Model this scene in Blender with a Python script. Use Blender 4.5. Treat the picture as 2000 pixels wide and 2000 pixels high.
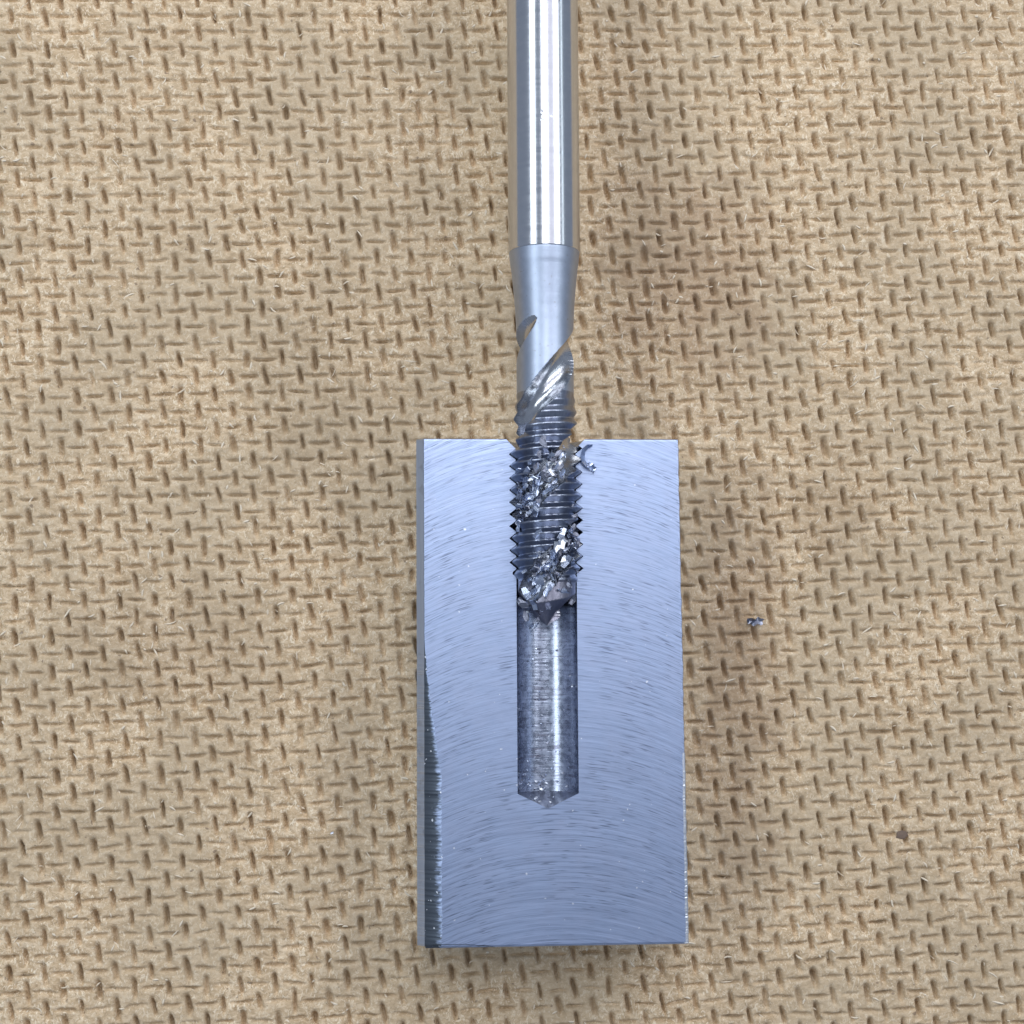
import bpy, bmesh, math, random
import numpy as np
from mathutils import Matrix, Vector

random.seed(7)
rng = np.random.default_rng(11)
S = bpy.context.scene
COL = S.collection
for o in list(bpy.data.objects):
    bpy.data.objects.remove(o)

# ------------------------------------------------------------------ camera, world, lamps, exposure
# 1 unit = 1 cm.  z = 0 is the board, z = H the milled face of the half block.
H = 1.05
FPX = 3070.0                       # focal length in pixels of the 2000 px photograph
_n = np.array([0.061, 0.092, 1.0]); _n /= np.linalg.norm(_n)
_y = np.array([0, 1.0, 0]) - _n * _n[1]; _y /= np.linalg.norm(_y)
_x = np.cross(_y, _n)
RC = np.array([_x, _y, _n])        # camera axes -> world
CAM = RC @ np.array([0, 0, 13.0]) + np.array([0, 0, H])

def at(px, py, z):
    """point on the level z seen at a place of the photograph (2000 px)"""
    d = RC @ np.array([(px - 1000) / FPX, -(py - 1000) / FPX, -1.0])
    t = (z - CAM[2]) / d[2]
    return CAM + t * d

cam = bpy.data.cameras.new('camera')
cam.sensor_width = 36.0
cam.lens = 36.0 * FPX / 2000.0
cam.clip_start = 0.1
cam.clip_end = 1000
co = bpy.data.objects.new('camera', cam)
m = Matrix.Identity(4)
for i in range(3):
    for j in range(3):
        m[i][j] = RC[i, j]
    m[i][3] = CAM[i]
co.matrix_world = m
COL.objects.link(co)
S.camera = co

W = bpy.data.worlds.new('World')
S.world = W
W.use_nodes = True
bg = W.node_tree.nodes['Background']
bg.inputs['Color'].default_value = (0.52, 0.60, 0.75, 1)
bg.inputs['Strength'].default_value = 0.47

def strip_lamp(a0, a1, h, y0, y1, radiance, col):
    """long ceiling strip: seen from the bit between the angles a0 and a1 from the vertical"""
    x0, x1 = h * math.tan(math.radians(a0)), h * math.tan(math.radians(a1))
    l = bpy.data.lights.new('strip_lamp', 'AREA')
    l.shape = 'RECTANGLE'
    l.size = abs(x1 - x0); l.size_y = y1 - y0
    l.energy = radiance * math.pi * l.size * l.size_y
    l.color = col
    o = bpy.data.objects.new('strip_lamp', l)
    o.location = ((x0 + x1) / 2 + 0.28, (y0 + y1) / 2, h + H)
    COL.objects.link(o)
    return o

strip_lamp(-46, -31, 30, -9, 55, 4.2, (0.88, 0.945, 1.0))
strip_lamp(-9, 9, 30, 3, 55, 4.6, (0.94, 0.96, 1.0))
strip_lamp(31, 46, 30, 1, 55, 4.0, (0.94, 0.96, 1.0))
strip_lamp(56, 60, 30, 1, 55, 2.2, (0.86, 0.96, 1.0))
strip_lamp(10, 30, 30, 1, 55, 0.8, (0.96, 0.90, 1.0))      # dimmer ceiling panel between two strips

S.view_settings.view_transform = 'Standard'
S.view_settings.look = 'None'
S.view_settings.exposure = 0.0
S.view_settings.gamma = 1.0

# ------------------------------------------------------------------ helpers
def grid_faces(nr, nc):
    a = np.arange(nr * nc).reshape(nr, nc)
    return np.stack([a[:-1, :-1], a[:-1, 1:], a[1:, 1:], a[1:, :-1]], -1).reshape(-1, 4)

def mesh_np(name, verts, faces, uv=None, smooth=True):
    me = bpy.data.meshes.new(name)
    verts = np.asarray(verts, np.float32).reshape(-1, 3)
    faces = np.asarray(faces, np.int32)
    n, k = faces.shape
    me.vertices.add(len(verts)); me.vertices.foreach_set('co', verts.ravel())
    me.loops.add(n * k); me.loops.foreach_set('vertex_index', faces.ravel())
    me.polygons.add(n)
    me.polygons.foreach_set('loop_start', np.arange(0, n * k, k, dtype=np.int32))
    me.polygons.foreach_set('loop_total', np.full(n, k, np.int32))
    me.polygons.foreach_set('use_smooth', np.full(n, smooth, bool))
    if uv is not None:
        l = me.uv_layers.new(name='UVMap')
        l.data.foreach_set('uv', np.asarray(uv, np.float32).reshape(-1, 2)[faces.ravel()].ravel())
    me.update(calc_edges=True)
    me.validate()
    return me

def link(name, me, mat, parent=None):
    o = bpy.data.objects.new(name, me)
    COL.objects.link(o)
    if mat:
        me.materials.append(mat)
    if parent:
        o.parent = parent
    return o

def tag(o, label, cat, group=None):
    o['label'] = label; o['category'] = cat
    if group: o['group'] = group

def thing(name, label, cat, loc):
    o = bpy.data.objects.new(name, None)
    o.empty_display_size = 0.2
    o.location = loc
    COL.objects.link(o)
    tag(o, label, cat)
    return o

def place(o, parent):
    """parent keeping world coordinates"""
    o.parent = parent
    o.matrix_parent_inverse = Matrix.Translation(-Vector(parent.location))

class NT:
    def __init__(s, name):
        s.m = bpy.data.materials.new(name); s.m.use_nodes = True
        s.t = s.m.node_tree; s.n = s.t.nodes
        s.b = s.n['Principled BSDF']
    def add(s, typ, **kw):
        n = s.n.new(typ)
        for k, v in kw.items():
            if k in n.inputs: n.inputs[k].default_value = v
            else: setattr(n, k, v)
        return n
    def l(s, a, b): s.t.links.new(a, b)
    def noise(s, vec, scale, detail=3, rough=0.5, dist=0.0):
        n = s.add('ShaderNodeTexNoise', Scale=scale, Detail=detail, Roughness=rough, Distortion=dist)
        if vec is not None: s.l(vec, n.inputs['Vector'])
        return n.outputs['Fac']
    def mapv(s, vec, scale):
        n = s.add('ShaderNodeMapping'); n.inputs['Scale'].default_value = scale
        s.l(vec, n.inputs['Vector']); return n.outputs['Vector']
    def ramp(s, fac, stops):
        n = s.add('ShaderNodeValToRGB'); e = n.color_ramp.elements
        while len(e) < len(stops): e.new(0.5)
        for el, (p, c) in zip(e, stops):
            el.position = p; el.color = (c if len(c) == 4 else (*c, 1)) if not isinstance(c, (int, float)) else (c, c, c, 1)
        s.l(fac, n.inputs['Fac']); return n.outputs['Color']
    def mix(s, fac, a, b, mode='MIX'):
        n = s.add('ShaderNodeMix', data_type='RGBA', blend_type=mode)
        for i, v in ((0, fac), (6, a), (7, b)):
            if hasattr(v, 'links'): s.l(v, n.inputs[i])
            else: n.inputs[i].default_value = v if i == 0 else (*v, 1)
        return n.outputs[2]
    def math(s, op, a, b=0.0):
        n = s.add('ShaderNodeMath', operation=op)
        for i, v in enumerate((a, b)):
            if hasattr(v, 'links'): s.l(v, n.inputs[i])
            else: n.inputs[i].default_value = v
        return n.outputs[0]
    def bump(s, h, dist, strength=1.0, prev=None):
        n = s.add('ShaderNodeBump', Strength=strength, Distance=dist)
        s.l(h, n.inputs['Height'])
        if prev is not None: s.l(prev, n.inputs['Normal'])
        return n.outputs['Normal']
    def obj(s): return s.add('ShaderNodeTexCoord').outputs['Object']
    def uv(s): return s.add('ShaderNodeTexCoord').outputs['UV']
    def set(s, **kw):
        for k, v in kw.items():
            k = k.replace('_', ' ')
            if hasattr(v, 'links'): s.l(v, s.b.inputs[k])
            else: s.b.inputs[k].default_value = v

# ------------------------------------------------------------------ materials
def mat_board():
    t = NT('hardboard'); p = t.obj()
    n1 = t.noise(p, 0.9, 3)
    n2 = t.noise(p, 5, 4, 0.65, 0.6)
    n3 = t.noise(t.mapv(p, (1, 1.7, 1)), 13, 5, 0.72, 1.0)
    n4 = t.noise(t.mapv(p, (1.6, 1, 1)), 16, 3, 0.6, 2.0)
    n5 = t.noise(t.mapv(p, (1.0, 1.5, 1)), 17, 4, 0.65, 1.8)
    c = t.ramp(n2, [(0.36, (0.455, 0.32, 0.19)), (0.5, (0.59, 0.437, 0.272)), (0.64, (0.71, 0.555, 0.375))])
    c = t.mix(0.62, c, t.ramp(n3, [(0.33, (0.28, 0.187, 0.105)), (0.48, (0.59, 0.437, 0.272)), (0.63, (0.82, 0.665, 0.475))]))
    c = t.mix(t.ramp(n4, [(0.54, 0.0), (0.65, 0.95)]), c, (0.88, 0.755, 0.57))
    c = t.mix(t.ramp(n5, [(0.57, 0.0), (0.68, 0.65)]), c, (0.32, 0.225, 0.135))
    c = t.mix(t.ramp(n1, [(0.40, 0.0), (0.60, 0.55)]), c, (0.47, 0.375, 0.255))
    # soft shade beside bit and block, with brown staining, painted in as blotches
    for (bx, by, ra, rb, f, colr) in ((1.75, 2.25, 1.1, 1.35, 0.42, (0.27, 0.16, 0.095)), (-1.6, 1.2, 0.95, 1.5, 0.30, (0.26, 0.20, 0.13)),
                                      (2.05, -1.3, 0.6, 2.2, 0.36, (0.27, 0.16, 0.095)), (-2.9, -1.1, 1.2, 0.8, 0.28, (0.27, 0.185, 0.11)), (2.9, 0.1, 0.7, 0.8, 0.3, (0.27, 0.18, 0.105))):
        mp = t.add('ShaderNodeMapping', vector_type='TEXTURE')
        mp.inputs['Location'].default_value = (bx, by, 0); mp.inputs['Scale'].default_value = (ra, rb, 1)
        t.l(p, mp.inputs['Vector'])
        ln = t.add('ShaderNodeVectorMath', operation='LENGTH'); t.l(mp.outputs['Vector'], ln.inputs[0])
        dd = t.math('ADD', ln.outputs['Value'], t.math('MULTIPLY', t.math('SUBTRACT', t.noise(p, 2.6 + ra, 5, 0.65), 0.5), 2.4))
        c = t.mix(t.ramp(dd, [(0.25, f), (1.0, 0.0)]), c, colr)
    sp = t.noise(p, 16, 2)
    c = t.mix(t.ramp(sp, [(0.70, 0.0), (0.74, 0.65)]), c, (0.18, 0.125, 0.09))
    nb = t.bump(n3, 0.007, 0.9)
    nb = t.bump(n4, 0.007, 0.9, nb)
    nb = t.bump(t.noise(p, 40, 3, 0.6, 1.0), 0.004, 0.8, nb)
    nb = t.bump(t.noise(p, 110, 2), 0.002, 0.6, nb)
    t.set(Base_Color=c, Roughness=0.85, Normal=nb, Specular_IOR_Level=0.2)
    return t.m

def mat_simple(name, col, rough, metallic=0.0):
    t = NT(name); p = t.obj()
    n = t.noise(p, 60, 2)
    c = t.mix(n, tuple(v * 0.8 for v in col), tuple(min(1, v * 1.15) for v in col))
    t.set(Base_Color=c, Roughness=rough, Metallic=metallic)
    return t.m

STEEL = (0.52, 0.56, 0.66)
def mat_face():
    t = NT('milled_steel'); uv = t.uv(); p = t.obj()
    # uv: u along the cutter arc (cm), v across the arcs (cm)
    fine = t.noise(t.mapv(uv, (2.6, 110, 1)), 1.0, 3, 0.65)
    mid = t.noise(t.mapv(uv, (1.3, 30, 1)), 1.0, 2, 0.5)
    pits = t.noise(t.mapv(uv, (6, 84, 1)), 1.0, 1.5, 0.5)
    patch = t.noise(p, 2.6, 3)
    blot = t.noise(p, 7, 3)
    pm = t.math('MULTIPLY', t.ramp(pits, [(0.57, 0.0), (0.68, 1.0)]), t.ramp(patch, [(0.36, 0.22), (0.62, 1.0)]))
    c = t.mix(t.ramp(fine, [(0.33, 0.0), (0.66, 1.0)]), (0.325, 0.40, 0.57), (0.425, 0.515, 0.72))
    c = t.mix(t.ramp(blot, [(0.35, 0.0), (0.7, 0.35)]), c, (0.42, 0.475, 0.645))
    c = t.mix(t.math('MULTIPLY', pm, 0.85), c, (0.135, 0.16, 0.235))
    nick = t.noise(p, 24, 1)
    c = t.mix(t.ramp(nick, [(0.775, 0.0), (0.79, 0.8)]), c, (0.85, 0.88, 0.95))
    nb = t.bump(t.mix(0.35, fine, mid), 0.0014, 0.45)
    wv = t.add('ShaderNodeTexWave', wave_type='BANDS', bands_direction='Y', Scale=1.0, Distortion=0.9, Detail=2.0)
    wv.inputs['Detail Scale'].default_value = 2.0
    t.l(t.mapv(uv, (0.5, 7.5, 1)), wv.inputs['Vector'])
    c = t.mix(t.math('MULTIPLY', t.ramp(wv.outputs['Fac'], [(0.0, 1.0), (0.28, 0.0)]), t.ramp(patch, [(0.35, 0.18), (0.65, 0.55)])), c, (0.27, 0.32, 0.455))
    r = t.ramp(mid, [(0.3, 0.38), (0.7, 0.48)])
    t.set(Base_Color=c, Metallic=1.0, Roughness=r, Normal=nb)
    return t.m

def mat_body():
    t = NT('sawn_steel'); p = t.obj()
    n = t.noise(t.mapv(p, (40, 3, 40)), 1.0, 3)
    g = t.noise(p, 9, 3)
    c = t.mix(n, (0.47, 0.53, 0.63), (0.60, 0.66, 0.76))
    c = t.mix(t.ramp(g, [(0.6, 0.0), (0.75, 0.5)]), c, (0.3, 0.32, 0.36))
    t.set(Base_Color=c, Metallic=1.0, Roughness=0.42, Normal=t.bump(n, 0.002, 0.5))
    return t.m

def mat_bore():
    t = NT('drilled_steel'); p = t.obj()
    ring = t.noise(t.mapv(p, (5, 55, 5)), 1.0, 3, 0.6)
    sp = t.noise(p, 22, 3, 0.6)
    c = t.mix(t.ramp(sp, [(0.35, 0.0), (0.62, 1.0)]), (0.31, 0.345, 0.43), (0.47, 0.52, 0.64))
    dk = t.math('MULTIPLY', t.ramp(t.noise(t.mapv(p, (4, 34, 4)), 1.0, 2, 0.5), [(0.52, 0.0), (0.64, 1.0)]), t.ramp(t.noise(t.mapv(p, (9, 5, 9)), 1.0, 2), [(0.4, 0.0), (0.6, 1.0)]))
    c = t.mix(t.math('MULTIPLY', dk, 0.6), c, (0.10, 0.09, 0.13))
    nb = t.bump(ring, 0.004, 0.5)
    nb = t.bump(sp, 0.002, 0.3, nb)
    t.set(Base_Color=c, Metallic=1.0, Roughness=t.ramp(sp, [(0.3, 0.20), (0.7, 0.34)]), Normal=nb)
    return t.m

def mat_shank():
    t = NT('ground_steel'); p = t.obj()
    ring = t.noise(t.mapv(p, (2, 70, 2)), 1.0, 3, 0.6)
    n = t.noise(p, 14, 3)
    c = t.mix(n, (0.56, 0.585, 0.63), (0.66, 0.68, 0.72))
    t.set(Base_Color=c, Metallic=1.0, Roughness=t.ramp(ring, [(0.3, 0.13), (0.7, 0.22)]), Normal=t.bump(ring, 0.0006, 0.5))
    return t.m

def mat_neck():
    t = NT('turned_steel'); p = t.obj()
    ring = t.noise(t.mapv(p, (3, 60, 3)), 1.0, 3, 0.6)
    n = t.noise(p, 16, 3)
    c = t.mix(n, (0.36, 0.42, 0.52), (0.47, 0.535, 0.66))
    c = t.mix(t.ramp(t.noise(p, 30, 2), [(0.68, 0.0), (0.75, 0.5)]), c, (0.3, 0.3, 0.33))
    t.set(Base_Color=c, Metallic=1.0, Roughness=0.43, Normal=t.bump(ring, 0.0015, 0.5))
    return t.m

def mat_flute():
    t = NT('flute_steel'); p = t.obj()
    n = t.noise(p, 15, 4, 0.6)
    f = t.noise(t.mapv(p, (40, 25, 40)), 1.0, 3)
    c = t.mix(n, (0.42, 0.44, 0.48), (0.64, 0.66, 0.70))
    t.set(Base_Color=c, Metallic=1.0, Roughness=t.ramp(n, [(0.3, 0.14), (0.7, 0.26)]), Normal=t.bump(f, 0.0025, 0.6))
    return t.m

def mat_chip(name, c0, c1, r):
    t = NT(name); p = t.obj()
    f = t.noise(t.mapv(p, (60, 14, 30)), 1.0, 2)
    t.set(Base_Color=t.mix(f, c0, c1), Metallic=1.0, Roughness=r, Normal=t.bump(f, 0.003, 0.6))
    return t.m

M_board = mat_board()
M_fibre = mat_simple('straw_fibre', (0.80, 0.70, 0.55), 0.85)
M_dark = mat_simple('dark_bark', (0.17, 0.12, 0.09), 0.85)
M_face = mat_face(); M_body = mat_body(); M_bore = mat_bore()
M_shank = mat_shank(); M_neck = mat_neck(); M_flute = mat_flute()
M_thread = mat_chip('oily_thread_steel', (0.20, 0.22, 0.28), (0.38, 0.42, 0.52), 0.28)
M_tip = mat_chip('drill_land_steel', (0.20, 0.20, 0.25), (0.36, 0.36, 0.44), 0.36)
M_bottom = mat_chip('dark_hole_steel', (0.13, 0.14, 0.17), (0.30, 0.32, 0.38), 0.36)  # darker steel for the cone that closes the hole
def mat_edge():
    t = NT('dark_reflection_steel'); uv = t.uv(); p = t.obj()
    sep = t.add('ShaderNodeSeparateXYZ'); t.l(uv, sep.inputs[0])
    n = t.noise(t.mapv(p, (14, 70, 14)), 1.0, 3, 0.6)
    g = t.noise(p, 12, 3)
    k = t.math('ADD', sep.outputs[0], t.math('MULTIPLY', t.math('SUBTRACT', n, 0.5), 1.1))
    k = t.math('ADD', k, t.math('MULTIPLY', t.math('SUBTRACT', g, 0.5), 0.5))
    c = t.mix(t.ramp(k, [(0.70, 0.0), (1.2, 1.0)]), (0.105, 0.125, 0.155), (0.37, 0.45, 0.63))  # dark reflection of the edge painted into the base colour, fading towards the face
    c = t.mix(t.ramp(t.noise(p, 30, 1), [(0.72, 0.0), (0.75, 0.9)]), c, (0.8, 0.83, 0.9))
    t.set(Base_Color=c, Metallic=1.0, Roughness=0.5, Normal=t.bump(n, 0.0012, 0.3))
    return t.m
M_edge = mat_edge()
M_chip = mat_chip('chip_steel', (0.42, 0.48, 0.62), (0.68, 0.75, 0.90), 0.22)
M_chipb = mat_chip('bright_chip_steel', (0.70, 0.74, 0.82), (0.85, 0.88, 0.93), 0.32)
M_grime = mat_chip('dark_chip_steel', (0.16, 0.17, 0.22), (0.34, 0.36, 0.44), 0.30)

# ------------------------------------------------------------------ the hardboard with its wire-mesh imprint
def value_noise(xs, ys, cell, seed):
    r = np.random.default_rng(seed)
    nx = int((xs[-1] - xs[0]) / cell) + 4; ny = int((ys[-1] - ys[0]) / cell) + 4
    g = r.random((ny, nx)) - 0.5
    fx = (xs - xs[0]) / cell + 1; fy = (ys - ys[0]) / cell + 1
    ix = fx.astype(int); iy = fy.astype(int)
    tx = fx - ix; ty = fy - iy
    tx = tx * tx * (3 - 2 * tx); ty = ty * ty * (3 - 2 * ty)
    a = g[:, ix] * (1 - tx) + g[:, ix + 1] * tx
    return a[iy] * (1 - ty)[:, None] + a[iy + 1] * ty[:, None]

def build_board():
    fine = 0.0099
    cx, cy = 0.2, 0.2
    mid = np.arange(-4.95, 4.9501, fine)
    out = np.linspace(0.036, 2.6, 72)
    ax = np.concatenate([mid[0] - out[::-1], mid, mid[-1] + out])
    xs = ax + cx; ys = ax + cy
    X, Y = np.meshgrid(xs, ys)
    Z = value_noise(xs, ys, 0.30, 1) * 0.007 + value_noise(xs, ys, 0.075, 2) * 0.009 + value_noise(xs, ys, 0.03, 3) * 0.008
    dent = np.zeros_like(Z)
    o = np.array([-4.446, 4.590])
    ar, ad = math.radians(1.35), math.radians(-86.75)
    st = 0.1515
    u = np.array([math.cos(ar), math.sin(ar)]) * st
    v = np.array([math.cos(ad), math.sin(ad)]) * st
    wob = value_noise(np.linspace(0, 20, 140), np.linspace(0, 20, 140), 2.0, 9)
    wob2 = value_noise(np.linspace(0, 20, 140), np.linspace(0, 20, 140), 2.0, 10)
    for j in range(-26, 86):
        for i in range(-30, 88):
            c = o + u * i + v * j
            if not (xs[0] + .2 < c[0] < xs[-1] - .2 and ys[0] + .2 < c[1] < ys[-1] - .2):
                continue
            c = c + rng.normal(0, 0.0050, 2) + 0.012 * np.array([wob[j + 30, i + 32], wob2[j + 30, i + 32]])
            if (i + j) % 2 == 0:
                L = rng.normal(0.074, 0.008); Wd = rng.normal(0.0188, 0.0025)
                th = ad + math.radians(rng.normal(6.5, 3)); dp = rng.normal(0.086, 0.014)
            else:
                L = rng.normal(0.087, 0.010); Wd = rng.normal(0.0122, 0.002)
                th = ar + math.radians(rng.normal(0, 3)); dp = rng.normal(0.045, 0.011)
            dp = min(max(dp, 0.012), 0.115); Wd = max(Wd, 0.0085)
            i0, i1 = np.searchsorted(xs, [c[0] - .16, c[0] + .16]); j0, j1 = np.searchsorted(ys, [c[1] - .16, c[1] + .16])
            dx = X[j0:j1, i0:i1] - c[0]; dy = Y[j0:j1, i0:i1] - c[1]
            a = dx * math.cos(th) + dy * math.sin(th)
            b = -dx * math.sin(th) + dy * math.cos(th)
            b = b + 0.9 * (rng.random() - .5) * a * a + Z[j0:j1, i0:i1] * 0.6
            f = np.exp(-np.abs(a / L) ** 3.5 - np.abs(b / Wd) ** 3.0)
            d = dp * f * (1 + rng.normal(0, .35) * a / L * 0.6)
            # rounded shoulders of the imprint
            d += 0.008 * np.exp(-np.abs(a / (L * 1.2)) ** 2 - np.abs(b / (Wd * 2.4)) ** 2)
            dent[j0:j1, i0:i1] = np.maximum(dent[j0:j1, i0:i1], d)
    Z = Z - dent
    n = len(ax)
    V = np.stack([X, Y, Z], -1).reshape(-1, 3)
    Fc = grid_faces(n, n)
    # sides and underside
    idx = np.arange(n * n).reshape(n, n)
    ring = np.concatenate([idx[0, :], idx[1:, -1], idx[-1, -2::-1], idx[-2:0, 0]])
    low = V[ring].copy(); low[:, 2] = -0.32
    base = len(V); k = len(ring)
    r2 = base + np.arange(k)
    side = np.stack([ring, np.roll(ring, -1), np.roll(r2, -1), r2], -1)[:, ::-1]
    V = np.concatenate([V, low]); Fc = np.concatenate([Fc, side])
    c4 = [base, base + n - 1, base + 2 * (n - 1), base + 3 * (n - 1)]
    Fc = np.concatenate([Fc, np.array([[c4[3], c4[2], c4[1], c4[0]]])])
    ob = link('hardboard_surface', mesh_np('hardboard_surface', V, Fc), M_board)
    ob['kind'] = 'structure'
    return ob, xs, ys, Z

board, BX, BY, BZ = build_board()
def board_z(x, y):
    return float(BZ[min(np.searchsorted(BY, y), len(BY) - 1), min(np.searchsorted(BX, x), len(BX) - 1)])

def ribbon(pts, w, th):
    """thin flattened fibre through pts: four-sided section"""
    pts = np.array(pts); n = len(pts)
    t = np.gradient(pts, axis=0); t /= np.linalg.norm(t, axis=1)[:, None] + 1e-9
    up = np.array([0, 0, 1.0]); s = np.cross(t, up); s /= np.linalg.norm(s, axis=1)[:, None] + 1e-9
    k = np.sin(np.linspace(0.25, math.pi - 0.25, n))[:, None]
    V = np.stack([pts - s * w * k, pts + up * th, pts + s * w * k, pts - up * th], 1)
    Fs = []
    for i in range(n - 1):
        for q in range(4):
            a = i * 4 + q; b = i * 4 + (q + 1) % 4
            Fs.append((a, b, b + 4, a + 4))
    return V.reshape(-1, 3), Fs

def build_fibres(name, count, lmin, lmax, w, mat, seed):
    r = np.random.default_rng(seed)
    VV, FF, base = [], [], 0
    for q in range(count):
        x, y = r.uniform(-5.2, 5.6), r.uniform(-5.0, 5.4)
        if -0.85 < x < 1.47 and -3.6 < y < 0.7: continue
        L = r.uniform(lmin, lmax) * (1.5 if r.random() < .12 else 1); a = r.uniform(0, 2 * math.pi); cv = r.normal(0, 0.5) / L
        p = []
        for s in np.linspace(0, 1, 5):
            p.append((x, y, board_z(x, y)))
            x += math.cos(a) * L / 4; y += math.sin(a) * L / 4; a += cv * L / 4
        p = np.array(p); zz = p[:, 2].copy(); p[:, 2] = np.maximum(zz, zz.mean()) + 0.0002 + r.random() * 0.002
        v, f = ribbon(p, w * r.uniform(.6, 1.4), w * 0.45)
        VV.append(v); FF += [tuple(i + base for i in ff) for ff in f]; base += len(v)
    me = mesh_np(name, np.concatenate(VV), np.array(FF))
    o = link(name, me, mat, board); o['kind'] = 'stuff'
    return o
build_fibres('wood_fibre', 1300, 0.02, 0.08, 0.0085, M_fibre, 21)

# ------------------------------------------------------------------ the half block
AX = 0.283                                    # axis of hole and bit: x = AX, z = H, along y
PITCH = 0.1
YT = 0.6135; YB = -3.526                      # block ends
YPH = at(1000, 933.8, H)[1] + PITCH / 4       # thread phase: a crest at angle 0
Y_THEND = at(1060, 1128, H)[1]
Y_CONE = at(1068, 1550, H)[1]; Y_TIP = at(1068, 1579, H)[1]

def tri(ph):
    f = ph - np.floor(ph)
    return 1 - np.abs(f - 0.0) * 2 if False else np.abs(f - 0.5) * 2     # 1 at integers, 0 halfway

def bore_r(y, th):
    r = np.full(np.broadcast(y, th).shape, 0.250)
    ph = (y - YPH - PITCH * th / (2 * math.pi)) / PITCH
    tr = 0.25 + 0.056 * np.clip(tri(ph) * 1.16 - 0.12, 0, 1)
    fade = np.clip((y - Y_THEND) / 0.05, 0, 1)
    r = r + (tr - 0.25) * fade
    r = np.maximum(r, 0.25 + np.clip(y - (YT - 0.085), 0, 1) * 0.98)
    r = np.where(y < Y_CONE, 0.25 * np.clip((y - Y_TIP) / (Y_CONE - Y_TIP), 0.0001, 1), r)
    return r

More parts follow.
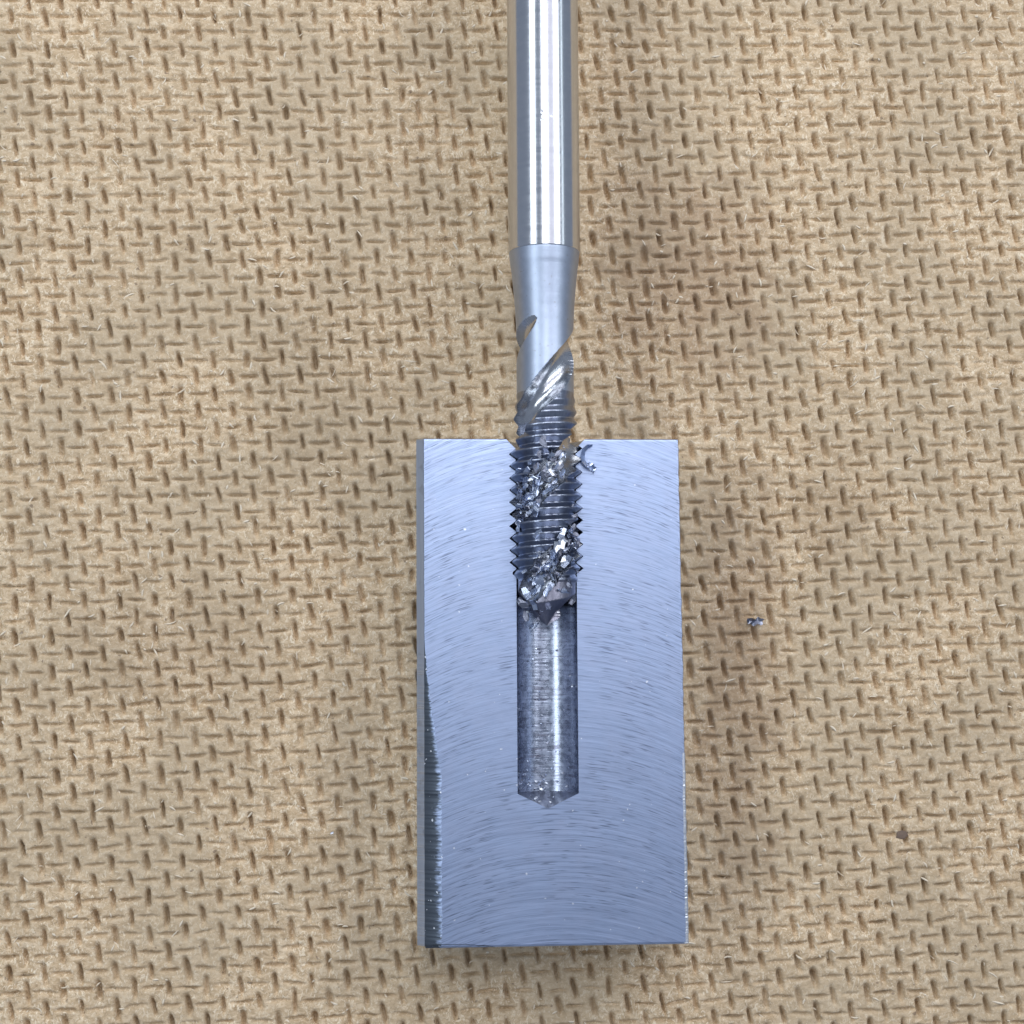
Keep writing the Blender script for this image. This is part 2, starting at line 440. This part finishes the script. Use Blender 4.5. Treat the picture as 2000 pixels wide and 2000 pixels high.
def build_block():
    t = thing('steel_block', 'milled grey steel half block with the split threaded hole, lying on the hardboard', 'steel block', (0.31, (YT + YB) / 2, 0))
    b = 0.022
    ys = np.concatenate([[YT, YT - b * .35, YT - b], np.arange(YT - 0.028, Y_THEND - 0.06, -0.0055),
                         np.arange(Y_THEND - 0.065, Y_CONE, -0.009), np.linspace(Y_CONE, Y_TIP, 10),
                         np.arange(Y_TIP - 0.03, YB + 0.03, -0.009), [YB + b, YB + b * .35, YB]])
    drop_end = np.zeros_like(ys); drop_end[0] = b; drop_end[1] = b * .2; drop_end[-1] = b; drop_end[-2] = b * .2
    f = (YT - ys) / (YT - YB)
    xl = -0.790 + 0.008 * f; xr = 1.4015 + 0.0157 * f
    jag = np.interp(ys, np.arange(YB, YT + .05, .05), rng.normal(0, .0016, len(np.arange(YB, YT + .05, .05))))
    xl = xl + jag * 0.4; xr = xr + np.roll(jag, 9)
    # worn facet along the left edge, widening towards the lower end
    y0 = at(830, 1250, H)[1]; y1 = at(830, 1520, H)[1]
    fw = 0.135 * np.clip((y0 - ys) / (y0 - y1), 0, 1) ** 1.3 + 0.004
    fw = fw * (1 + jag * 9)
    fw = fw + np.where(fw > .012, rng.normal(0, 0.0035, len(ys)), 0)
    ch = 0.060
    NF = 22; NG = 64
    th = np.linspace(-math.pi / 2, math.pi / 2, NG)
    R = bore_r(ys[:, None], th[None, :])
    rl, rr = R[:, 0], R[:, -1]
    n = len(ys)
    one = np.ones(n)
    zt = H - drop_end
    dropl = fw * 0.55
    # columns of the face, left of the bore
    A = [np.stack([xl + ch, ys, zt - dropl], -1)]
    NE = 8
    for k in range(1, NE + 1):
        s = k / NE
        A.append(np.stack([xl + ch + fw * s, ys, zt - dropl * (1 - s) ** 1.35], -1))
    for k in range(1, NF):
        s = k / (NF - 1)
        A.append(np.stack([(xl + ch + fw) * (1 - s) + (AX - rl) * s, ys, zt], -1))
    A = np.stack(A, 1)
    EDGE = A[:, :9]
    B = []
    bw = 0.024
    for k in range(NF):
        s = k / (NF - 1)
        B.append(np.stack([(AX + rr) * (1 - s) + (xr - bw) * s, ys, zt], -1))
    B.append(np.stack([xr - bw * .3, ys, zt - bw * .19], -1))
    B.append(np.stack([xr, ys, zt - bw], -1))
    B = np.stack(B, 1)
    # milling arcs: centre of the cutter below the block
    RM = 2.35; MX = 0.36
    def muv(P):
        dx = np.clip(P[..., 0] - MX, -RM + .1, RM - .1)
        return np.stack([np.arcsin(dx / RM) * RM, P[..., 1] + RM - np.sqrt(RM * RM - dx * dx)], -1)
    A0 = A; A = A[:, 8:]
    V = np.concatenate([A.reshape(-1, 3), B.reshape(-1, 3)])
    F1 = grid_faces(n, A.shape[1]); F2 = grid_faces(n, B.shape[1]) + A.shape[0] * A.shape[1]
    uv = np.concatenate([muv(A).reshape(-1, 2), muv(B).reshape(-1, 2)])
    fo = link('milled_face', mesh_np('milled_face', V, np.concatenate([F1, F2])[:, ::-1], uv, smooth=False), M_face)
    eo = link('worn_edge_painted_dark', mesh_np('worn_edge_painted_dark', EDGE.reshape(-1, 3), grid_faces(n, 9)[:, ::-1], np.stack([np.broadcast_to(np.linspace(0, 1, 9), (n, 9)), np.broadcast_to(ys[:, None], (n, 9))], -1)), M_edge)
    A = A0
    sl = []
    for sx in np.linspace(0, 1, 15):
        x = xl[-1] + ch + .005 + 0.56 * sx
        y0_ = YB + 0.003; y1_ = y0_ + 0.004 + 0.026 * math.sin(math.pi * (0.15 + .85 * sx)) * (1 + rng.normal(0, .12))
        for y_ in (y0_, y1_):
            q = y_ - YB
            sl.append((x, y_, H - (np.interp(q, [0, b * .35, b], [b, b * .2, 0])) + 0.0025))
    eo2 = link('worn_edge_painted_dark', mesh_np('worn_edge_painted_dark', sl, grid_faces(15, 2), np.zeros((30, 2))), M_edge)  # dark strip added on the end bevel, its dark reflection put into the colour
    bu = []
    yy0, yy1 = at(1340, 1470, H)[1], YB + .01
    kk = 150
    for k in range(kk):
        y_ = yy0 + (yy1 - yy0) * k / (kk - 1)
        x = np.interp(-y_, -ys, xr)
        a_ = max(0.0015, (0.004 + 0.007 * k / kk) * (1 + rng.normal(0, .45)))
        bu += [(x - bw - a_ * .8, y_, H - .001), (x - bw * .25, y_, H + a_ * .15), (x + a_ * .35, y_, H - .006), (x - .004, y_, H - .02)]
    bo2 = link('burr', mesh_np('burr', bu, grid_faces(kk, 4)[:, ::-1], smooth=False), M_chipb)
    # bore
    G = np.stack([AX + R * np.sin(th), np.broadcast_to(ys[:, None], R.shape), zt[:, None] - R * np.cos(th)], -1)
    last = int(np.argmin(np.abs(ys - Y_TIP))) + 1
    Gs = G[:last]
    kc = int(np.argmin(np.abs(ys - Y_CONE)))
    bo = link('threaded_bore', mesh_np('threaded_bore', G[:kc + 1], grid_faces(kc + 1, NG)[:, ::-1]), M_bore)
    co_ = link('hole_bottom', mesh_np('hole_bottom', G[kc:last], grid_faces(last - kc, NG)[:, ::-1]), M_bottom)
    # body: chamfer, walls, ends, underside
    C0 = A[:, 0]; C1 = np.stack([xl, ys, C0[:, 2] - ch], -1); C1b = np.stack([xl, ys, np.zeros(n)], -1)
    D0 = B[:, -1]; D1 = np.stack([xr, ys, np.zeros(n)], -1)
    Vb = []; Fb = []; base = 0
    def addg(cols, flip=False):
        nonlocal base
        P = np.stack(cols, 1); g = grid_faces(P.shape[0], P.shape[1]) + base
        Vb.append(P.reshape(-1, 3)); Fb.append(g[:, ::-1] if flip else g); base += P.shape[0] * P.shape[1]
    addg([C0, C1], False); addg([C1, C1b], False); addg([D0, D1], True); addg([C1b, D1], False)
    for k, row in enumerate((0, n - 1)):
        prof = np.concatenate([C1[row:row + 1], A[row]] + ([G[row, 1:-1]] if row == 0 else []) + [B[row]])
        lowp = prof.copy(); lowp[:, 2] = 0
        addg([prof, lowp], flip=(k == 1))
    body = link('body', mesh_np('body', np.concatenate(Vb), np.concatenate(Fb), smooth=False), M_body)
    for o in (fo, eo, eo2, bo2, bo, co_, body): place(o, t)
    return t
block = build_block()

# ------------------------------------------------------------------ the combined drill and tap
LEAD = 1.50                                   # in the thread; the flutes open out above it
YA = at(1060, 754, H + .2)[1]                 # flute crossing the front
Y_SH = at(1061, 495, H)[1]                    # end of the shank
Y_DR0 = at(1060, 1133, H)[1]                  # end of the thread
Y_PT = at(1066, 1222, H)[1]                   # drill point
Y_CR0 = at(1060, 772, H)[1]                   # first crest

def lathe_bit(ys, prof, n=192, thmod=None):
    th = np.linspace(-math.pi, math.pi, n + 1)[:-1]
    R = prof(ys[:, None], th[None, :])
    P = np.stack([AX + R * np.sin(th), np.broadcast_to(ys[:, None], R.shape), H + 0.004 + R * np.cos(th)], -1)
    k = len(ys)
    a = np.arange(k * n).reshape(k, n); b = np.roll(a, -1, 1)
    Fc = np.stack([a[:-1], b[:-1], b[1:], a[1:]], -1).reshape(-1, 4)
    return P.reshape(-1, 3), Fc

def flute_cut(y, th, full):
    """radius left by the two helical flutes"""
    ramp0 = np.clip((at(1060, 612, H + .2)[1] - y) / 0.40, 0, 1)
    psi = th - 2 * math.pi * (y - YA) / np.where(y > YA, 1.75, LEAD) 
    od = np.floor((psi + math.pi / 2) / math.pi).astype(int) % 2
    psi = psi - 0.6 * (1 - ramp0) * np.where(od == 1, 1.0, 0.0)
    psi = (psi + math.pi / 2) % math.pi - math.pi / 2
    ramp = np.clip((at(1060, 612, H + .2)[1] - y) / 0.40, 0, 1)
    ramp = 1 - (1 - ramp) ** 2.2
    d = 0.292 + (1 - ramp) * 0.15
    c = 0.182
    s = c * c - (d * np.sin(psi)) ** 2
    r = d * np.cos(psi) - np.sqrt(np.maximum(s, 0))
    # softly undercut trailing side
    return np.where((s > 0) & (ramp > 0), r, full)

def bit_r(y, th):
    ph = (y - YPH - PITCH * th / (2 * math.pi)) / PITCH
    core = np.interp(y, [Y_PT - 1, Y_DR0, Y_DR0 + .08, Y_CR0 - .02, Y_CR0 + .02, at(0, 620, H)[1], at(0, 515, H)[1] + .02, at(0, 512, H)[1] + .03],
                     [0.238, 0.238, 0.236, 0.236, 0.238, 0.238, 0.279, 0.281])
    tr = np.clip(tri(ph) * 1.2 - 0.10, 0, 0.97)
    amp = 0.060 * np.clip((Y_CR0 + 0.02 - y) / 0.52, 0, 1) ** 0.8 * np.clip((y - Y_DR0 + 0.02) / 0.22, 0, 1) ** 0.5
    full = core + amp * tr
    r = np.minimum(full, flute_cut(y, th, full))
    psi = th - 2 * math.pi * (y - YA) / LEAD
    psi = psi % math.pi - math.pi / 2
    cone = np.clip((y - Y_PT) * (1.10 - 0.30 * psi), 0.0005, 9)
    return np.minimum(r, cone)

def build_bit():
    t = thing('drill_tap_bit', 'bright steel combined drill and tap lying in the split threaded hole of the block', 'drill tap bit', (AX, 0.6, H))
    # shank with a sharp edge and a short ground step
    b = 0.006
    y_top = 7.4
    ys = np.concatenate([[y_top + .03, y_top], np.linspace(y_top - .05, Y_SH + .02, 120), [Y_SH + b, Y_SH + b * .3, Y_SH, Y_SH - .0005, Y_SH - .0008]])
    nick = [(-0.10, at(1052, 243, H)[1], 0.015, 0.0045), (0.17, at(1076, 250, H)[1], 0.012, 0.0025), (-0.10, at(1052, 258, H)[1], 0.011, 0.003),
            (-0.06, at(1054, 345, H)[1], 0.009, 0.002), (-.05, at(1054, 112, H)[1], .007, .0015)]
    ys2 = np.unique(np.concatenate([ys] + [np.linspace(q[1] - .035, q[1] + .035, 26) for q in nick]))[::-1]
    def sh(y, th):
        r = np.full(np.broadcast(y, th).shape, 0.3025)
        r = np.where(y > y_top + .001, 0.27, r)
        r = np.where(y < Y_SH + b * .9, 0.3000, r)
        r = np.where(y < Y_SH + b * .2, 0.2965, r)
        r = np.where(y < Y_SH - .0003, 0.286, r)
        r = np.where(y < Y_SH - .0006, 0.20, r)
        for a, yc, w, dp in nick:
            q = ((th - a) * 0.30) ** 2 + (y - yc) ** 2
            r = r - dp * np.exp(-q / (w * w) * 1.6) + dp * .45 * np.exp(-(np.sqrt(q) - w * 1.1) ** 2 / (w * .4) ** 2)
        return r
    V, Fc = lathe_bit(ys2, sh, 256)
    k = len(V)
    cap = np.arange(256)
    V = np.concatenate([V, [[AX, y_top + .03, H + .004]]])
    capf = np.stack([np.roll(cap, -1), cap, np.full(256, k), np.full(256, k)], -1)
    me = bpy.data.meshes.new('shank')
    me.from_pydata([tuple(v) for v in V], [], [tuple(f) for f in Fc] + [(int(a), int(b), int(c)) for a, b, c, _ in capf])
    me.update()
    me.shade_smooth(); me.set_sharp_from_angle(angle=math.radians(25))
    sk = link('shank', me, M_shank)
    # one continuous turned and ground surface, cut into its parts
    yn0 = Y_SH + .01
    def core_r(y, th):
        r = np.interp(y, [Y_PT, at(0, 660, H)[1], at(0, 625, H)[1], at(0, 600, H)[1], at(0, 575, H)[1], at(0, 545, H)[1], at(0, 528, H)[1], at(0, 516, H)[1], at(0, 507, H)[1], Y_SH - .012, Y_SH + .02],
                      [0.238, 0.2384, 0.2412, 0.2465, 0.2545, 0.2660, 0.2735, 0.2795, 0.286, 0.2945, 0.2945])
        return np.broadcast_to(r, np.broadcast(y, th).shape)
    def whole(y, th):
        up = np.minimum(core_r(y, th), flute_cut(y, th, core_r(y, th)))
        return np.where(y > Y_CR0 + .03, up, bit_r(y, th))
    ys = np.concatenate([np.linspace(yn0, at(0, 600, H)[1], 60), np.arange(at(0, 602, H)[1], Y_CR0 + .05, -.006),
                         np.arange(Y_CR0 + .045, Y_DR0 - .02, -.0042), np.arange(Y_DR0 - .025, Y_PT - .002, -.005)])
    n = 240
    V, Fc = lathe_bit(ys, whole, n)
    th = np.linspace(-math.pi, math.pi, n + 1)[:-1]
    yy = ys[:, None] + 0 * th[None, :]; tt = th[None, :] + 0 * ys[:, None]
    big = np.full_like(yy, 9.0)
    Rw = whole(ys[:, None], th[None, :])
    infl = flute_cut(yy, tt, big) <= Rw + 1e-6
    fm = infl.ravel()[Fc].sum(1) >= 2
    cy_ = V[Fc][:, :, 1].mean(1)
    cz_ = np.arctan2(V[Fc][:, :, 0].mean(1) - AX, V[Fc][:, :, 2].mean(1) - H)
    ps = cz_ - 2 * math.pi * (cy_ - YA) / np.where(cy_ > YA, 1.75, LEAD)
    odd = (np.floor((ps + math.pi / 2) / math.pi).astype(int) % 2) == 1
    parts = [sk]
    for name, mask, mat, ang in (('neck', ~fm & (cy_ > Y_CR0 + .01), M_neck, 40), ('flute', fm & ~odd, M_flute, 40), ('flute', fm & odd, M_flute, 40),
                                 ('thread', ~fm & (cy_ <= Y_CR0 + .01) & (cy_ > Y_DR0 - .01), M_thread, 38), ('drill_tip', ~fm & (cy_ <= Y_DR0 - .01), M_tip, 38)):
        f = Fc[mask]; used, inv = np.unique(f.ravel(), return_inverse=True)
        me = mesh_np(name, V[used], inv.reshape(-1, 4)); me.set_sharp_from_angle(angle=math.radians(ang))
        parts.append(link(name, me, mat))
    for o in parts: place(o, t)
    return t
bit = build_bit()

# ------------------------------------------------------------------ chips
def chip_mesh(seed, L, Wd, curl, th=0.006, nu=7, nv=3, rough=0.12, dish=0.15):
    """a torn, curled sliver of steel: strip bent along its length with ragged edges, real thickness"""
    r = np.random.default_rng(seed)
    top = []
    for i in range(nu):
        s = i / (nu - 1) - .5
        a = s * curl
        if abs(curl) > 1e-3:
            x = math.sin(a) * L / curl; z = (1 - math.cos(a)) * L / curl
        else:
            x, z = s * L, 0
        w = Wd * (0.55 + 0.45 * math.cos(s * 2.6)) * r.uniform(.75, 1.2)
        sh = r.normal(0, Wd * .12)
        for j in range(nv):
            q = j / (nv - 1) - .5
            top.append((x + r.normal(0, L * .03), q * w + sh, z + r.normal(0, rough * Wd) + dish * Wd * (q * 2) ** 2))
    top = np.array(top)
    N = len(top)
    low = top + np.array([0, 0, -th])
    g = grid_faces(nu, nv)
    idx = np.arange(N).reshape(nu, nv)
    ring = np.concatenate([idx[0, :], idx[1:, -1], idx[-1, -2::-1], idx[-2:0, 0]])
    nx = np.roll(ring, -1)
    side = np.stack([nx, ring, ring + N, nx + N], -1)
    return mesh_np('metal_chip', np.concatenate([top, low]), np.concatenate([g, g[:, ::-1] + N, side]), smooth=False)

CH = [chip_mesh(100 + k, 1.0, [0.42, .55, .30, .5, .62, .38][k % 6], [0.9, -0.6, 2.0, 0.5, -0.8, 1.5][k % 6], th=.07, rough=.05 + .05 * (k % 2), nu=[3, 4, 6][k % 3], nv=[2, 3][k % 2], dish=.06) for k in range(12)]
CHM = []
for k, me in enumerate(CH):
    me.materials.append([M_chip, M_grime, M_chip, M_grime, M_chip, M_grime, M_chip, M_chip, M_chipb, M_grime, M_chip, M_grime][k])

CHIP_LOOK = {'chip_steel': 'grey', 'bright_chip_steel': 'bright', 'dark_chip_steel': 'dark'}
def put_chip(me, loc, rot, size, label, group=None):
    o = bpy.data.objects.new('metal_chip', me)
    o.location = loc; o.rotation_euler = rot; o.scale = (size,) * 3
    COL.objects.link(o)
    tag(o, label, 'metal chip', group)
    return o

def flute_chips():
    r = np.random.default_rng(5)
    k = 0
    for base_y, th0, th1, cnt in ((YA - LEAD / 2, -1.35, 0.42, 104), (YA - LEAD, -0.75, 1.35, 92)):
        for q in range(cnt):
            th = r.uniform(th0, th1)
            off = r.normal(0, 0.115)
            y = base_y + LEAD * th / (2 * math.pi) + off
            if y > YT - 0.03 and th < 0.4: continue
            rad = min(0.30, 0.19 + 0.085 * r.random() + 1.6 * off * off)
            s = r.uniform(0.045, 0.12)
            x = AX + rad * math.sin(th); z = H + rad * math.cos(th)
            if abs(x - AX) > 0.255: continue
            rot = (r.normal(0, .5), th + r.normal(0, .5), math.radians(58) + r.normal(0, .45))
            me = CH[int(r.integers(0, 12))]
            look = CHIP_LOOK[me.materials[0].name]
            where = 'upper flute just below the block edge' if base_y > YA - LEAD * .75 else 'lower flute above the drill point'
            put_chip(me, (x, y, z), rot, s, '%s steel sliver packed among others in the %s' % (look, where),
                     '%s steel slivers packed in the %s' % (look, where))
            k += 1
flute_chips()
for k, (a, b, dz, sz) in enumerate(((1030, 1160, .17, .13), (1046, 1146, .2, .11), (1105, 1158, .2, .10), (1028, 1203, .05, .09), (1050, 1212, .02, .08), (1022, 1178, .1, .11),
                                    (1078, 1128, .22, .15), (1112, 1140, .2, .10), (1062, 1186, .14, .10), (1120, 1172, .08, .09), (1092, 1152, .23, .07), (1040, 1222, -.1, .08), (1072, 1180, .17, .11), (1054, 1196, .10, .10), (1084, 1168, .21, .09))):
    q = at(a, b, H + dz)
    put_chip(CH[(k * 5) % 12], (q[0], q[1], H + dz), (rng.normal(0, .5), rng.normal(0, .5), 1.0 + rng.normal(0, .7)), sz,
             'small steel sliver stuck around the drill point in the hole', 'steel slivers stuck around the drill point')

# finer swarf between the slivers: nobody could count it
def build_swarf():
    r = np.random.default_rng(8)
    VV, FF, base = [], [], 0
    def grain(p, s):
        nonlocal base
        v = r.normal(0, 1, (6, 3)); v /= np.linalg.norm(v, axis=1)[:, None]
        oc = np.array([[1, 0, 0], [-1, 0, 0], [0, 1, 0], [0, -1, 0], [0, 0, 1], [0, 0, -1]], float)
        q = Matrix.Rotation(r.uniform(0, 6.28), 3, Vector(r.normal(0, 1, 3)))
        P = (oc * np.array([1.0, .6, .35]) + v * .25) * s
        P = P @ np.array(q).T + p
        VV.append(P)
        for a, b, c in ((0, 2, 4), (2, 1, 4), (1, 3, 4), (3, 0, 4), (2, 0, 5), (1, 2, 5), (3, 1, 5), (0, 3, 5)):
            FF.append((base + a, base + b, base + c))
        base += 6
    for by, a, b in ((YA - LEAD / 2, -1.4, .8), (YA - LEAD, -.8, 1.5)):
        for q in range(110):
            th = r.uniform(a, b); off = r.normal(0, .08)
            y = by + LEAD * th / (2 * math.pi) + off
            if y > YT - .02: continue
            rad = 0.16 + 0.09 * r.random() + .4 * off * off
            grain(np.array([AX + rad * math.sin(th), y, H + rad * math.cos(th)]), r.uniform(.008, .02))
    # crumbs in the drilled hole below the bit
    for q in range(90):
        y = r.uniform(Y_TIP + .02, Y_PT + .1) if q > 24 else r.normal(Y_CONE + .06, .06)
        if y < Y_TIP + .015: continue
        rr_ = float(bore_r(np.array([y]), np.array([0.0]))[0])
        th = r.normal(-.15, .45)
        grain(np.array([AX + rr_ * math.sin(th) * .97, y, H - rr_ * math.cos(th) * .97]), r.uniform(.006, .016))
    me = mesh_np('swarf', np.concatenate(VV), np.array(FF), smooth=False)
    me.materials.append(M_chip); me.materials.append(M_chipb); me.materials.append(M_grime)
    mi = np.repeat(r.choice([0, 1, 2], len(me.polygons) // 8 + 1, p=[.5, .25, .25]), 8)[:len(me.polygons)]
    me.polygons.foreach_set('material_index', mi.astype(np.int32))
    o = link('swarf', me, None); o['kind'] = 'stuff'
    tag(o, 'fine grey steel swarf crumbs caught in the flutes and the drilled hole', 'swarf')
build_swarf()

for k, (a, b, sz) in enumerate(((1047, 1526, .034), (1067, 1529, .036), (1085, 1527, .030), (1058, 1541, .050), (1045, 1559, .046), (1031, 1532, .020), (1053, 1565, .030), (1106, 1535, .022), (1075, 1566, .026), (1072, 1437, .028), (1117, 1339, .034), (1113, 1320, .022))):
    q = at(a, b, H - .2); q = at(a, b, H - .97 * math.sqrt(max(.0004, float(bore_r(np.array([q[1]]), np.array([0.0]))[0]) ** 2 - (q[0] - AX) ** 2)))
    put_chip(CH[8], (q[0], q[1], q[2] + .012), (.25, (q[0] - AX) * -2.2 + .25, rng.uniform(0, 3)), sz,
             'tiny bright steel crumb left inside the drilled hole below the bit', 'bright crumbs in the drilled hole')

def solo(seed, L, Wd, curl, mat, p, rot, label, **kw):
    me = chip_mesh(seed, L, Wd, curl, **kw); me.materials.append(mat)
    return put_chip(me, p, rot, 1.0, label)

p = at(1092, 1062, H + .27)
solo(301, .135, .075, .5, M_chipb, (p[0], p[1], p[2]), (.15, .25, math.radians(42)), 'largest bright white sliver in the lower flute, right of the bit centre', rough=.08)
p = at(1072, 926, H + .27)
solo(302, .10, .065, .9, M_chipb, (p[0], p[1], p[2]), (.1, .0, math.radians(60)), 'bright square sliver in the upper packed flute just below the block edge')
def curled_shaving():
    pp = [at(a, b, H)[:2] for a, b in ((1156, 871), (1146, 872), (1138, 879), (1135, 891), (1137, 903), (1144, 911), (1153, 915))]
    c = np.array(at(1156, 892, H)[:2])
    r = np.random.default_rng(4)
    V = []
    for k, q in enumerate(pp):
        o = (q - c) / np.linalg.norm(q - c)
        w = [.012, .028, .034, .036, .034, .034, .022][k] * r.uniform(.85, 1.1)
        V += [(*(q + o * w * .3), H + .066), (*(q - o * w * .7), H + .03 + r.uniform(-.008, .008)), (*(q - o * w * .7 ), H + .018), (*(q + o * w * .3), H + .055)]
    Fs = [(a * 4 + b, a * 4 + (b + 1) % 4, a * 4 + 4 + (b + 1) % 4, a * 4 + 4 + b) for a in range(6) for b in range(4)]
    Fs += [(3, 2, 1, 0), (24, 25, 26, 27)]
    me = mesh_np('metal_chip', V, np.array(Fs), smooth=False)
    o = link('metal_chip', me, M_chip)
    tag(o, 'curled steel shaving lying on the block face right of the bit', 'metal chip')
curled_shaving()
p = at(1154, 912, H + .02)
solo(304, .085, .07, .8, M_chip, (p[0], p[1], H + .022), (.2, .2, math.radians(-30)), 'short folded steel flake on the block face below the curled shaving')
p = at(1474, 1213, 0.03)
solo(305, .15, .07, .9, M_grime, (p[0], p[1], .028), (.15, .1, math.radians(-8)), 'dark metal flake lying alone on the hardboard right of the block', rough=.2)
p = at(648, 1627, 0.02)
solo(306, .035, .016, .5, M_chipb, (p[0], p[1], .018), (.3, .1, math.radians(40)), 'tiny bright metal splinter lying on the hardboard left of the block')

def bark_speck(px, py, s, label):
    c = at(px, py, 0)
    bm = bmesh.new(); bmesh.ops.create_icosphere(bm, subdivisions=2, radius=s)
    r = random.Random(px)
    for v in bm.verts:
        f = 1 + r.uniform(-.3, .3)
        v.co = Vector((v.co.x * f * 1.25, v.co.y * f * .85, v.co.z * .16))
    me = bpy.data.meshes.new('bark_speck'); bm.to_mesh(me); bm.free()
    o = link('bark_speck', me, M_dark); o.location = (c[0], c[1], 0.0)
    o.parent = None
    tag(o, label, 'bark speck')
bark_speck(1761, 1632, .044, 'dark brown speck stuck on the hardboard at lower right')
